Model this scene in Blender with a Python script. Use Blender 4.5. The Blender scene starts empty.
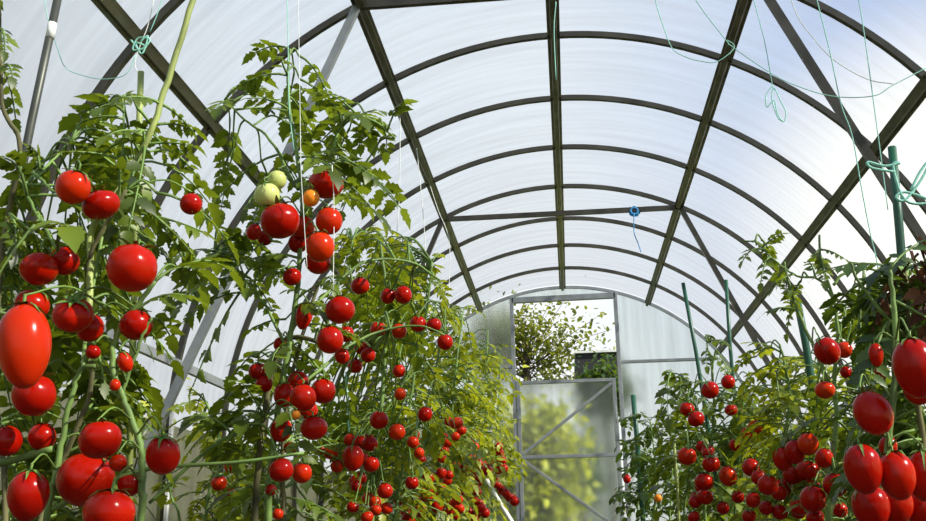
import bpy, math, random
from mathutils import Vector, Matrix, noise
sc = bpy.context.scene
col = sc.collection

# ------------------------------------------------------------------ camera
F_PX, YAW, PITCH, ROLL = 1000.0, -0.0988, 0.27543, -0.0196
CAM = Vector((-0.025, 0.0, 0.20))
_cy, _sy, _cp, _sp = math.cos(YAW), math.sin(YAW), math.cos(PITCH), math.sin(PITCH)
FW = Vector((_sy*_cp, _cy*_cp, _sp)); _rt = Vector((_cy, -_sy, 0)); _up = _rt.cross(FW)
RT = _rt*math.cos(ROLL) + _up*math.sin(ROLL); UP = -_rt*math.sin(ROLL) + _up*math.cos(ROLL)
cam = bpy.data.objects.new('camera', bpy.data.cameras.new('camera')); col.objects.link(cam)
cam.matrix_world = Matrix(((RT.x, UP.x, -FW.x, CAM.x), (RT.y, UP.y, -FW.y, CAM.y), (RT.z, UP.z, -FW.z, CAM.z), (0, 0, 0, 1)))
cam.data.sensor_width = 36.0; cam.data.lens = F_PX*36.0/926.0; cam.data.clip_start = 0.02
sc.camera = cam

# ------------------------------------------------------------------ light
SUN_DIR = Vector((0.76, -0.24, 0.60)).normalized()        # towards the sun: from the right, a little behind
sun = bpy.data.objects.new('sun', bpy.data.lights.new('sun', 'SUN')); col.objects.link(sun)
sun.data.energy = 9.5; sun.data.angle = math.radians(1.2); sun.data.color = (1.0, 0.93, 0.80)
sun.rotation_euler = SUN_DIR.to_track_quat('Z', 'Y').to_euler()
W = bpy.data.worlds.new('sky'); sc.world = W; W.use_nodes = True
nt = W.node_tree; bg = nt.nodes['Background']
def _n(t, **k):
    n = nt.nodes.new(t)
    for q, v in k.items(): setattr(n, q, v)
    return n
tc = _n('ShaderNodeTexCoord'); sep = _n('ShaderNodeSeparateXYZ'); nt.links.new(tc.outputs['Generated'], sep.inputs[0])
ra = _n('ShaderNodeMapRange'); ra.inputs['From Min'].default_value = .0; ra.inputs['From Max'].default_value = .38; nt.links.new(sep.outputs['X'], ra.inputs['Value'])
mxa = _n('ShaderNodeMix', data_type='RGBA'); nt.links.new(ra.outputs[0], mxa.inputs[0])          # thin white cloud on the left, bluer to the right
mxa.inputs[6].default_value = (1.03, 1.11, 1.17, 1); mxa.inputs[7].default_value = (.40, .58, .98, 1)
rz = _n('ShaderNodeMapRange'); rz.inputs['From Min'].default_value = 0; rz.inputs['From Max'].default_value = .42; nt.links.new(sep.outputs['Z'], rz.inputs['Value'])
mxb = _n('ShaderNodeMix', data_type='RGBA'); nt.links.new(rz.outputs[0], mxb.inputs[0]); mxb.inputs[6].default_value = (1.0, 1.0, .97, 1); nt.links.new(mxa.outputs[2], mxb.inputs[7])
rh = _n('ShaderNodeMapRange'); rh.inputs['From Min'].default_value = .48; rh.inputs['From Max'].default_value = .80; nt.links.new(sep.outputs['Z'], rh.inputs['Value'])
mxd = _n('ShaderNodeMix', data_type='RGBA'); nt.links.new(rh.outputs[0], mxd.inputs[0]); nt.links.new(mxb.outputs[2], mxd.inputs[6]); mxd.inputs[7].default_value = (.36, .50, .85, 1)   # deeper blue overhead, out of view, dimmed to cut ambient light
rl = _n('ShaderNodeMapRange'); rl.inputs['From Min'].default_value = -.28; rl.inputs['From Max'].default_value = -.62; nt.links.new(sep.outputs['X'], rl.inputs['Value'])
mxe = _n('ShaderNodeMix', data_type='RGBA'); nt.links.new(rl.outputs[0], mxe.inputs[0]); nt.links.new(mxd.outputs[2], mxe.inputs[6]); mxe.inputs[7].default_value = (.70, .74, .76, 1)      # greyer cloud far left
dt = _n('ShaderNodeVectorMath', operation='DOT_PRODUCT'); nt.links.new(tc.outputs['Generated'], dt.inputs[0]); dt.inputs[1].default_value = Vector((.38, .88, .25)).normalized()
rg = _n('ShaderNodeMapRange', interpolation_type='SMOOTHSTEP'); rg.inputs['From Min'].default_value = .968; rg.inputs['From Max'].default_value = 1.0; nt.links.new(dt.outputs['Value'], rg.inputs['Value'])
mxc = _n('ShaderNodeMix', data_type='RGBA'); nt.links.new(rg.outputs[0], mxc.inputs[0]); nt.links.new(mxe.outputs[2], mxc.inputs[6]); mxc.inputs[7].default_value = (1.6, 1.55, 1.38, 1)   # added glow lobe low on the right, away from the sun
nt.links.new(mxc.outputs[2], bg.inputs[0])
bg.inputs[1].default_value = 1.0
sc.view_settings.view_transform = 'Standard'; sc.view_settings.look = 'None'
sc.view_settings.exposure = 0.0; sc.view_settings.gamma = 1.0; sc.view_settings.use_curve_mapping = False

# ------------------------------------------------------------------ helpers
def at(px, py, y):
    """world point on the plane at distance y down the greenhouse that the picture shows at (px, py)"""
    d = FW + RT*((px-463)/F_PX) - UP*((py-260.5)/F_PX)
    return CAM + d*(y/d.y)

def tag(o, label=None, cat=None, group=None, kind=None):
    if label: o['label'] = label
    if cat: o['category'] = cat
    if group: o['group'] = group
    if kind: o['kind'] = kind
    return o

def empty(name, loc, label, cat, group=None):
    o = bpy.data.objects.new(name, None); col.objects.link(o); o.location = loc; o.empty_display_size = .1
    return tag(o, label, cat, group)

class MB:
    def __init__(s): s.v = []; s.f = []
    def add(s, vs, fs):
        n = len(s.v); s.v.extend(vs); s.f.extend([tuple(i+n for i in f) for f in fs])
    def tube(s, pts, r0, r1=None, n=6):
        if r1 is None: r1 = r0
        pts = [Vector(p) for p in pts]; k = len(pts); ring = []; ref = None
        for i, p in enumerate(pts):
            t = (pts[min(i+1, k-1)]-pts[max(i-1, 0)])
            t = t.normalized() if t.length > 1e-9 else Vector((0, 0, 1))
            if ref is None: ref = t.orthogonal().normalized()
            a = (ref - t*ref.dot(t)); a = a.normalized() if a.length > 1e-6 else t.orthogonal().normalized()
            ref = a; b = t.cross(a); r = r0+(r1-r0)*i/max(1, k-1)
            ring.append([p+(a*math.cos(2*math.pi*j/n)+b*math.sin(2*math.pi*j/n))*r for j in range(n)])
        vs = [q for rg in ring for q in rg]; fs = []
        for i in range(k-1):
            for j in range(n):
                fs.append((i*n+j, i*n+(j+1) % n, (i+1)*n+(j+1) % n, (i+1)*n+j))
        fs.append(tuple(reversed(range(n)))); fs.append(tuple((k-1)*n+j for j in range(n)))
        s.add(vs, fs)
    def bar(s, a, b, w, h, up=(0, 0, 1)):
        """rectangular bar from a to b, w wide, h deep along up"""
        a = Vector(a); b = Vector(b); t = (b-a).normalized(); up = Vector(up)
        x = t.cross(up); x = x.normalized() if x.length > 1e-6 else t.orthogonal().normalized(); u = x.cross(t)
        vs = [p+x*(w/2*i)+u*(h/2*j) for p in (a, b) for (i, j) in ((-1, -1), (1, -1), (1, 1), (-1, 1))]
        s.add(vs, [(3, 2, 1, 0), (4, 5, 6, 7), (0, 1, 5, 4), (1, 2, 6, 5), (2, 3, 7, 6), (3, 0, 4, 7)])
    def box(s, lo, hi):
        (x0, y0, z0), (x1, y1, z1) = lo, hi
        s.bar(((x0+x1)/2, y0, (z0+z1)/2), ((x0+x1)/2, y1, (z0+z1)/2), x1-x0, z1-z0)
    def build(s, name, m, parent=None, smooth=False, origin=None, bevel=0):
        me = bpy.data.meshes.new(name); vs = s.v
        if origin is not None: o3 = Vector(origin); vs = [Vector(v)-o3 for v in s.v]
        elif parent is not None: o3 = parent.location; vs = [Vector(v)-o3 for v in s.v]
        me.from_pydata([tuple(v) for v in vs], [], s.f); me.update()
        if smooth: me.polygons.foreach_set('use_smooth', [True]*len(me.polygons))
        me.materials.append(m)
        o = bpy.data.objects.new(name, me); col.objects.link(o)
        if origin is not None and parent is None: o.location = origin
        if parent is not None: o.parent = parent
        if bevel:
            bv = o.modifiers.new('bevel', 'BEVEL'); bv.width = bevel; bv.segments = 2; bv.limit_method = 'ANGLE'
        return o

def smoothline(pts, per=6):
    pts = [Vector(p) for p in pts]
    if len(pts) < 3: return [pts[0].lerp(pts[-1], i/per) for i in range(per+1)]
    P = [pts[0]*2-pts[1]]+pts+[pts[-1]*2-pts[-2]]; out = []
    for i in range(1, len(P)-2):
        for j in range(per):
            t = j/per; a, b, c, d = P[i-1], P[i], P[i+1], P[i+2]
            out.append(.5*((2*b)+(c-a)*t+(2*a-5*b+4*c-d)*t*t+(3*b-a-3*c+d)*t**3))
    out.append(pts[-1]); return out

# ------------------------------------------------------------------ materials
def nodes(name):
    m = bpy.data.materials.new(name); m.use_nodes = True
    return m, m.node_tree, m.node_tree.nodes, m.node_tree.links, m.node_tree.nodes['Principled BSDF'], m.node_tree.nodes['Material Output']

def plain(name, c, rough=.6, metal=0.0, var=0.0, scale=8.0, stretch=(1, 1, 1), c2=None):
    m, t, N, L, b, out = nodes(name)
    b.inputs['Base Color'].default_value = (*c, 1); b.inputs['Roughness'].default_value = rough; b.inputs['Metallic'].default_value = metal
    if var or c2:
        tx = N.new('ShaderNodeTexCoord'); mp = N.new('ShaderNodeMapping'); nz = N.new('ShaderNodeTexNoise'); r = N.new('ShaderNodeValToRGB')
        mp.inputs['Scale'].default_value = stretch; nz.inputs['Scale'].default_value = scale; nz.inputs['Detail'].default_value = 5
        L.new(tx.outputs['Object'], mp.inputs[0]); L.new(mp.outputs[0], nz.inputs['Vector']); L.new(nz.outputs['Fac'], r.inputs[0]); L.new(r.outputs[0], b.inputs['Base Color'])
        lo = tuple(max(0, x*(1-var)) for x in c); hi = c2 if c2 else tuple(min(1, x*(1+var)) for x in c)
        r.color_ramp.elements[0].position = .32; r.color_ramp.elements[1].position = .68
        r.color_ramp.elements[0].color = (*lo, 1); r.color_ramp.elements[1].color = (*hi, 1)
    return m

def polycarbonate(name, clear=.72, tint=(.95, .97, 1.0), stretch=(1, 12, 1), blur=False, milk=(.15, .15, .15), br=.20):
    m, t, N, L, b, out = nodes(name); N.remove(b)
    tr = N.new('ShaderNodeBsdfTransparent') if not blur else N.new('ShaderNodeBsdfRefraction')
    tr.inputs['Color'].default_value = (*tint, 1)
    if blur: tr.inputs['Roughness'].default_value = br; tr.inputs['IOR'].default_value = 1.3
    tl = N.new('ShaderNodeBsdfTranslucent'); df = N.new('ShaderNodeBsdfDiffuse'); gl = N.new('ShaderNodeBsdfGlossy'); gl.inputs['Roughness'].default_value = .18
    tl.inputs['Color'].default_value = (*milk, 1); df.inputs['Color'].default_value = (*[min(.66, q*1.3+.35*(not blur)) for q in milk], 1)
    m1 = N.new('ShaderNodeMixShader'); m2 = N.new('ShaderNodeMixShader'); m3 = N.new('ShaderNodeMixShader')
    tx = N.new('ShaderNodeTexCoord'); mp = N.new('ShaderNodeMapping'); nz = N.new('ShaderNodeTexNoise'); mr = N.new('ShaderNodeMapRange')
    mp.inputs['Scale'].default_value = stretch; nz.inputs['Scale'].default_value = 1.6; nz.inputs['Detail'].default_value = 4
    L.new(tx.outputs['Object'], mp.inputs[0]); L.new(mp.outputs[0], nz.inputs['Vector']); L.new(nz.outputs['Fac'], mr.inputs['Value'])
    mr.inputs['From Min'].default_value = .3; mr.inputs['From Max'].default_value = .7; mr.inputs['To Min'].default_value = clear-.07; mr.inputs['To Max'].default_value = clear+.07
    if blur:
        m2b = N.new('ShaderNodeMapping'); m2b.inputs['Scale'].default_value = (38, 1, 1.3); n2 = N.new('ShaderNodeTexNoise'); n2.inputs['Scale'].default_value = 1.0; n2.inputs['Detail'].default_value = 2
        bp = N.new('ShaderNodeBump'); bp.inputs['Strength'].default_value = .55; bp.inputs['Distance'].default_value = .01
        L.new(tx.outputs['Object'], m2b.inputs[0]); L.new(m2b.outputs[0], n2.inputs['Vector']); L.new(n2.outputs['Fac'], bp.inputs['Height']); L.new(bp.outputs[0], tr.inputs['Normal'])
    m1.inputs[0].default_value = .18; L.new(tl.outputs[0], m1.inputs[1]); L.new(df.outputs[0], m1.inputs[2])
    L.new(mr.outputs[0], m2.inputs[0]); L.new(m1.outputs[0], m2.inputs[1]); L.new(tr.outputs[0], m2.inputs[2])
    m3.inputs[0].default_value = .03; L.new(m2.outputs[0], m3.inputs[1]); L.new(gl.outputs[0], m3.inputs[2])
    L.new(m3.outputs[0], out.inputs['Surface'])
    return m

def leafmat(name, dark, light, trans, tfac=.38, rough=.42):
    m, t, N, L, b, out = nodes(name)
    g = N.new('ShaderNodeNewGeometry'); r = N.new('ShaderNodeValToRGB')
    L.new(g.outputs['Random Per Island'], r.inputs[0])
    r.color_ramp.elements[0].color = (*dark, 1); r.color_ramp.elements[1].color = (*light, 1)
    e = r.color_ramp.elements.new(.45); e.color = (*[(x*.62+y*.38) for x, y in zip(dark, light)], 1)
    L.new(r.outputs[0], b.inputs['Base Color']); b.inputs['Roughness'].default_value = rough
    tl = N.new('ShaderNodeBsdfTranslucent'); mx = N.new('ShaderNodeMixShader'); mc = N.new('ShaderNodeMix'); mc.data_type = 'RGBA'
    mc.inputs[0].default_value = .55; L.new(r.outputs[0], mc.inputs[6]); mc.inputs[7].default_value = (*trans, 1); L.new(mc.outputs[2], tl.inputs['Color'])
    mx.inputs[0].default_value = tfac; L.new(b.outputs[0], mx.inputs[1]); L.new(tl.outputs[0], mx.inputs[2]); L.new(mx.outputs[0], out.inputs['Surface'])
    return m

def tomatomat(name, c, c2, rough=.20):
    m, t, N, L, b, out = nodes(name)
    oi = N.new('ShaderNodeObjectInfo'); mx = N.new('ShaderNodeMix'); mx.data_type = 'RGBA'
    tx = N.new('ShaderNodeTexCoord'); nz = N.new('ShaderNodeTexNoise'); nz.inputs['Scale'].default_value = 1.3; ad = N.new('ShaderNodeMath'); ad.operation = 'MULTIPLY'
    L.new(tx.outputs['Object'], nz.inputs['Vector']); L.new(oi.outputs['Random'], ad.inputs[0]); L.new(nz.outputs['Fac'], ad.inputs[1])
    L.new(ad.outputs[0], mx.inputs[0]); mx.inputs[6].default_value = (*c, 1); mx.inputs[7].default_value = (*c2, 1); L.new(mx.outputs[2], b.inputs['Base Color'])
    b.inputs['Roughness'].default_value = rough; b.inputs['Specular IOR Level'].default_value = .18
    return m

M = dict(
    steel=plain('backlit_steel', (.060, .056, .042), .32, .5, .35, 9),  # galvanised steel with its backlit darkness put into the colour
    purl=plain('backlit_purlin_steel', (.13, .12, .088), .3, .6, .35, 9),  # same steel, backlit purlins darkened in the colour
    zinc=plain('zinc_steel', (.27, .29, .29), .42, .5, .2, 10),
    pale=plain('lit_pale_steel', (.62, .63, .60), .5, .2, .2, 10),  # lit brightness of arch leg and roof edge put into the colour
    skin=polycarbonate('roof_polycarbonate'),
    sheet=polycarbonate('end_polycarbonate', .86, (.93, .96, .95), (9, 1, .6), True, (.5, .5, .5)),
    side=polycarbonate('side_polycarbonate', .45, (.90, .92, .80), (1, 12, 1), True, (.66, .66, .44), .34),
    soil=plain('soil', (.055, .038, .024), .95, 0, .6, 14),
    grass=plain('lawn', (.06, .11, .02), .9, 0, .4, 5, c2=(.16, .22, .05)),
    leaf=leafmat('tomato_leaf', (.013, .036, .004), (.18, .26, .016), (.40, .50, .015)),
    leafd=leafmat('deep_tomato_leaf', (.012, .034, .006), (.075, .14, .016), (.22, .34, .015), .30),  # backlit shade of the right-hand plants put into a darker leaf colour
    leafy=leafmat('sunlit_tomato_leaf', (.035, .080, .006), (.42, .46, .018), (.64, .68, .02), .42),  # sunlit brightness put into a lighter, yellower leaf colour
    dry=leafmat('dried_leaf', (.05, .018, .010), (.17, .07, .03), (.3, .1, .03), .2, .8),
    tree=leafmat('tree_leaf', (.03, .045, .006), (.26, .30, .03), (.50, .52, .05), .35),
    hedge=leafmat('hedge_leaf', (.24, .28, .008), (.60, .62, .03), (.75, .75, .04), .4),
    stem=plain('tomato_stem', (.13, .22, .045), .6, 0, .45, 18),
    olds=plain('old_tomato_stem', (.10, .095, .035), .8, 0, .5, 18),
    stalk=plain('fruit_stalk_green', (.11, .19, .03), .6, 0, .4, 20),
    calyx=plain('calyx_green', (.10, .19, .03), .6, 0, .4, 20),
    red=tomatomat('ripe_red_skin', (.32, .0045, .0008), (.45, .013, .0012)),
    orange=tomatomat('orange_red_skin', (.46, .015, .0012), (.58, .048, .002)),
    amber=tomatomat('amber_skin', (.80, .22, .015), (.80, .30, .03)),
    green=tomatomat('unripe_green_skin', (.50, .56, .17), (.56, .60, .22)),
    bark=plain('bark', (.09, .065, .045), .9, 0, .5, 12),
    cane=plain('pale_green_cane', (.30, .36, .10), .55, 0, .3, 12, (4, 4, 1)),
    stake=plain('dark_green_stake', (.012, .085, .045), .4, 0, .2, 10),
    pole=plain('dark_metal_pole', (.07, .075, .06), .45, .4, .3, 14),
    white=plain('white_plastic', (.75, .77, .74), .5, 0, .1, 9),
    teal=plain('teal_twine', (.30, .66, .55), .7),
    wtwine=plain('white_twine', (.75, .78, .74), .8),
    blue=plain('blue_rag', (.05, .30, .62), .8),
    shedw=plain('grey_render', (.27, .29, .27), .85, 0, .1, 6),
    shedr=plain('black_roof_felt', (.018, .018, .02), .9, 0, .3, 8),
)

# ------------------------------------------------------------------ the greenhouse
R, ZC, DY, Y0 = 1.690, 0.712, 0.67, 3.427      # arch radius, height of its centre, arch spacing, distance of the truss arch
YE, YB = Y0+8*DY, -1.6                          # door end, far end behind the camera
def yk(k): return Y0+k*DY
def prof(r, n=48, foot=0.0):
    return [Vector((r, 0, foot))]+[Vector((r*math.cos(math.pi*i/n), 0, ZC+r*math.sin(math.pi*i/n))) for i in range(n+1)]+[Vector((-r, 0, foot))]

m = MB(); m.box((-1.69, YB, -.2), (1.69, YE+.05, 0.0)); tag(m.build('floor', M['soil']), 'bare brown soil floor of the greenhouse', 'floor', kind='structure')
m = MB()
for lo, hi in (((-25, -8, -.22), (-1.69, 45, -.02)), ((1.69, -8, -.22), (25, 45, -.02)), ((-1.69, YE+.05, -.22), (1.69, 45, -.02)), ((-1.69, -8, -.22), (1.69, YB, -.02))): m.box(lo, hi)
tag(m.build('ground', M['grass']), 'grass lawn around the greenhouse', 'lawn', kind='structure')

def skin(name, pts, label, y0=YB, y1=YE, mat='skin'):
    m = MB(); n = len(pts); vs = []; fs = []
    for y in (y0, y1): vs += [Vector((p.x, y, p.z)) for p in pts]
    fs = [(i, i+1, n+i+1, n+i) for i in range(n-1)]
    m.add(vs, fs); return tag(m.build(name, M[mat], smooth=True), label, 'greenhouse sheet', kind='structure')
RS = R+.024
skin('ceiling', [Vector((RS*math.cos(math.pi*i/64), 0, ZC+RS*math.sin(math.pi*i/64))) for i in range(65)], 'white translucent arched roof sheet of the greenhouse tunnel')
for s, n_, lab in ((-1, 'wall_left', 'translucent sheet of the low left side wall'), (1, 'wall_right', 'translucent sheet of the low right side wall')):
    m = MB(); m.bar((s*(RS+.003), YB, ZC/2), (s*(RS+.003), YE, ZC/2), .008, ZC); tag(m.build(n_, M['side']), lab, 'greenhouse sheet', kind='structure')

# end wall: posts, rails, sheets around the door
PX = .462                                       # door posts
def arch_z(x, r=R): return ZC+math.sqrt(max(0, r*r-x*x))
def sheet_piece(mb, xs, z0, ztop, y, th=.008):
    """vertical sheet with a curved upper edge, th thick"""
    n = len(xs); f = []; 
    for yy in (y, y+th):
        f += [Vector((x, yy, z0)) for x in xs]+[Vector((x, yy, ztop(x))) for x in xs]
    fs = []
    for i in range(n-1):
        fs.append((i, i+1, n+i+1, n+i)); fs.append((2*n+i+1, 2*n+i, 3*n+i, 3*n+i+1))
        fs.append((n+i, n+i+1, 3*n+i+1, 3*n+i)); fs.append((i+1, i, 2*n+i, 2*n+i+1))
    fs.append((0, n, 3*n, 2*n)); fs.append((n-1, 2*n-1+0, 4*n-1, 3*n-1)[::-1])
    mb.add(f, fs)
def lin(a, b, n): return [a+(b-a)*i/n for i in range(n+1)]
we = bpy.data.objects.new('wall_end', None); col.objects.link(we); we.location = (0, YE, 0)
tag(we, 'end wall of translucent sheets in steel framing around the door', 'wall', kind='structure')
m = MB(); sheet_piece(m, lin(-R+.02, -PX-.02, 20), .0, lambda x: arch_z(x, R-.012), YE); m.build('sheet', M['sheet'], we)
m = MB(); sheet_piece(m, lin(PX+.02, R-.02, 20), .0, lambda x: arch_z(x, R-.012), YE); m.build('sheet', M['sheet'], we)
m = MB(); sheet_piece(m, lin(-PX+.02, PX-.02, 10), 2.31, lambda x: arch_z(x, R-.012), YE); m.build('sheet', M['sheet'], we)
for x in (-PX, PX):
    m = MB(); m.bar((x, YE-.02, 0), (x, YE-.02, arch_z(x)-.01), .034, .04, (0, 1, 0)); m.build('post', M['zinc'], we, bevel=.003)
m = MB(); m.bar((-PX, YE-.02, 2.292), (PX, YE-.02, 2.300), .04, .052); m.build('door_header', M['zinc'], we, bevel=.003)
for s, z in ((1, 1.70), (-1, 1.69)):
    m = MB(); m.bar((s*(PX+.016), YE-.02, z), (s*1.31, YE-.02, z), .03, .026); m.build('rail', M['zinc'], we, bevel=.003)

d = bpy.data.objects.new('door_1', None); col.objects.link(d); d.location = (-.43, YE, .06)
tag(d, 'steel framed translucent lower door leaf with diagonal braces at the far end', 'door', kind='structure')
DX0, DX1, DT, DM, DB = -.427, .405, 1.545, .90, .08
yd = YE-.03
for x in (DX0, DX1):
    m = MB(); m.bar((x, yd, DB), (x, yd, DT+.015), .032, .03, (0, 1, 0)); m.build('stile', M['zinc'], d, bevel=.003)
for z in (DB, DM, DT):
    m = MB(); m.bar((DX0+.016, yd, z), (DX1-.016, yd, z), .03, .03); m.build('rail', M['zinc'], d, bevel=.003)
m = MB(); m.bar((DX0+.02, yd+.002, DM+.025), (DX1-.02, yd+.002, DT-.03), .026, .03, (0, 1, 0)); m.build('brace', M['zinc'], d, bevel=.003)
m = MB(); m.bar((DX0+.02, yd+.002, DM-.025), (DX1-.02, yd+.002, DB+.2), .026, .03, (0, 1, 0)); m.build('brace', M['zinc'], d, bevel=.003)
m = MB(); sheet_piece(m, lin(DX0, DX1, 2), DB, lambda x: DT, YE-.012); m.build('panel', M['sheet'], d)
m = MB(); m.tube(smoothline([(DX1, yd-.02, 1.30), (DX1, yd-.05, 1.30), (DX1, yd-.05, 1.18), (DX1, yd-.02, 1.18)]), .006, n=8); m.build('handle', M['zinc'], d)

# arches
ARCH = {8: 'steel roof arch edging the door end wall', 7: 'first steel roof arch in front of the door end wall', 6: 'second steel roof arch from the door end wall',
        5: 'third steel roof arch from the door end wall', 4: 'fourth steel roof arch from the door wall, carrying the far tie bar', 3: 'steel roof arch just nearer than the far tie bar',
        2: 'third complete steel roof arch counted down from the top edge of the photo', 1: 'large steel roof arch next beyond the near tie bar',
        0: 'steel roof arch carrying the near tie bar at the top of the photo', -1: 'nearest steel roof arch, seen at the upper left behind the tied purlin knot'}
ARCH[2] = 'steel roof arch second beyond the near tie bar'
def arch_mesh(k):
    m = MB(); y = yk(k); w, h = .022, .025; pts = prof(R-.002, 72); n = len(pts); vs = []; fs = []
    for i, p in enumerate(pts):
        rad = Vector((p.x, 0, p.z-ZC)).normalized() if p.z > ZC-1e-6 else Vector((math.copysign(1, p.x), 0, 0))
        for (a, b) in ((-1, -1), (1, -1), (1, 1), (-1, 1)): vs.append(p+rad*(h/2*b)+Vector((0, y+a*w/2, 0)))
    for i in range(n-1):
        for j in range(4): fs.append((i*4+j, i*4+(j+1) % 4, i*4+4+(j+1) % 4, i*4+4+j))
    fs += [(3, 2, 1, 0), tuple((n-1)*4+j for j in range(4))]
    m.add(vs, fs); return m
for k, lab in ARCH.items():
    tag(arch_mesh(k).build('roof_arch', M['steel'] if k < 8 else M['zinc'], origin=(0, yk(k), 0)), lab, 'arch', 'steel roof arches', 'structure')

# purlins: omega section
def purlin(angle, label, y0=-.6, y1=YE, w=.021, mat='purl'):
    a = math.radians(angle); c = Vector((math.cos(a), 0, math.sin(a))); s = Vector((-math.sin(a), 0, math.cos(a)))
    o = Vector((0, 0, ZC))+c*(R-.010)
    sec = [(-w*1.35, .0), (-w*.75, .0), (-w*.55, .024), (w*.55, .024), (w*.75, .0), (w*1.35, 0)]
    sec = sec+[(x, z-.004) for x, z in reversed(sec)]
    sec = [(x, -z) for x, z in sec]
    m = MB(); n = len(sec); vs = []
    for y in (y0, y1): vs += [o+s*x+c*z+Vector((0, y, 0)) for x, z in sec]
    fs = [(i, (i+1) % n, n+(i+1) % n, n+i) for i in range(n)]+[tuple(range(n))[::-1], tuple(range(n, 2*n))]
    m.add(vs, fs)
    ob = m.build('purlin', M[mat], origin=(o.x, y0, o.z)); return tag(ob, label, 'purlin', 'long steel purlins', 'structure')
ANG1 = math.degrees(math.acos(.746/1.682)); ANG2 = math.degrees(math.acos(1.318/1.68))
purlin(90, 'steel purlin running along the ridge of the roof')
purlin(180-ANG1, 'upper left steel purlin from the near tie bar down to the end wall')
purlin(ANG1, 'upper right steel purlin crossing the arches right of the ridge')
purlin(180-ANG2, 'lower left steel purlin, tied with twine in the upper left corner')
purlin(ANG2, 'lower right steel purlin, meeting the green stake on the right')
m = MB(); m.bar((-1.645, -.6, .95), (-1.645, YE, .95), .02, .04); tag(m.build('purlin', M['zinc'], bevel=.003), 'low steel side rail along the left wall', 'purlin', 'long steel purlins', 'structure')
m = MB(); m.bar((1.645, -.6, .95), (1.645, YE, .95), .02, .04); tag(m.build('purlin', M['zinc'], bevel=.003), 'low steel side rail along the right wall', 'purlin', 'long steel purlins', 'structure')
# truss: tie bars and struts
for k, n_, mt in ((0, 'near steel tie bar crossing the top edge of the photo', 'steel'), (4, 'far steel tie bar with the blue rag knotted on it', 'steel')):
    y = yk(k)-.03; z = ZC+math.sqrt(R*R-.746**2)-.022
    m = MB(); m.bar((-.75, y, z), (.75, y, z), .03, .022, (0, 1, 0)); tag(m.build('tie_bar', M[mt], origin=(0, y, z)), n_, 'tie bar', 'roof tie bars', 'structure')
for k, s, lab, mt in ((0, -1, 'pale steel strut sloping from the near tie bar down behind the left tomatoes', 'zinc'), (0, 1, 'near dark steel strut crossing the lower right purlin beside the green stake', 'steel'),  # lit strut coloured lighter, the backlit ones darker; all one steel
                  (4, -1, 'far steel strut sloping down left from the far tie bar', 'steel'), (4, 1, 'far steel strut sloping down right from the far tie bar', 'steel')):
    y = yk(k)-.03; zt = ZC+math.sqrt(R*R-.746**2)-.02
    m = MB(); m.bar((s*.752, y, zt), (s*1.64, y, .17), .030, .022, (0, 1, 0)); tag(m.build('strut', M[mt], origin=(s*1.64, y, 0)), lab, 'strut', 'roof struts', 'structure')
m = MB(); m.bar((-1.672, yk(1)-.02, 0), (-1.672, yk(1)-.02, .86), .012, .022, (0, 1, 0)); tag(m.build('lit_leg_strip', M['pale']), 'whitish upright strip added for the lit arch leg low on the left wall', 'strip', kind='structure')  # added strip: light on the arch leg given as a pale bar

# ------------------------------------------------------------------ plant builders
def tomato_mesh(kind, seed):
    rnd = random.Random(seed); NS, NR = 28, 16; vs = []; fs = []
    ph = rnd.uniform(0, 6.28); lob = {'round': .018, 'ribbed': .05, 'plum': .012, 'cherry': .006}[kind]
    nl = rnd.choice((4, 5, 6))
    for i in range(1, NR):
        th = math.pi*i/NR; st, ct = math.sin(th), math.cos(th)
        for j in range(NS):
            a = 2*math.pi*j/NS
            r = .5*st*(1+lob*math.cos(nl*a+ph)*(.35+.65*max(0, ct)))
            z = .5*ct
            if kind == 'plum':
                r *= (1+.10*ct); z *= 1.55
                if ct < -.9: z -= .01
            elif kind == 'ribbed': z = z*.82-.07*math.exp(-(st/.32)**2)*(ct > 0)
            elif kind == 'round': z = z*.90-.05*math.exp(-(st/.28)**2)*(ct > 0)
            else: z = z*.97-.03*math.exp(-(st/.25)**2)*(ct > 0)
            vs.append((r*math.cos(a), r*math.sin(a), z))
    top = len(vs); zt = sum(v[2] for v in vs[:NS])/NS-.006; zb = sum(v[2] for v in vs[-NS:])/NS-.004
    vs += [(0, 0, zt), (0, 0, zb)]
    for j in range(NS):
        k = (j+1) % NS
        fs.append((top, j, k)); fs.append((top+1, (NR-2)*NS+k, (NR-2)*NS+j))
        for i in range(NR-2): fs.append((i*NS+j, (i+1)*NS+j, (i+1)*NS+k, i*NS+k))
    return vs, fs, zt
def calyx_mesh(zt, seed, size, prof_):
    rnd = random.Random(seed); mb = MB(); n = 5 if seed % 2 else 6
    def zs(r): return max((z for rr_, z in prof_ if rr_ >= r-.02), default=0)
    for i in range(n):
        a = 2*math.pi*(i+rnd.uniform(-.15, .15))/n; L = size*rnd.uniform(.8, 1.15); dx, dy = math.cos(a), math.sin(a); w = .062; lift = rnd.uniform(-.02, .20)
        pr = [(.03, .03, w*.7), (.3, .035, w), (.65, .05+lift*.4, w*.75), (1, .06+lift, .008)]; vs = []
        for t, z, ww in pr:
            x = L*t; zz = zs(x)+z; vs += [(x*dx-ww*dy, x*dy+ww*dx, zz+.012), (x*dx, x*dy, zz-.008), (x*dx+ww*dy, x*dy-ww*dx, zz+.012)]
        fs = []
        for q in range(3):
            b = q*3; fs += [(b, b+1, b+4, b+3), (b+1, b+2, b+5, b+4)]
        mb.add(vs, fs)
    mb.tube([(0, 0, zt-.01), (.01, 0, zt+.1), (.03, .01, zt+.22)], .04, .03, 6)
    return mb
PROTO = {}
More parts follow.
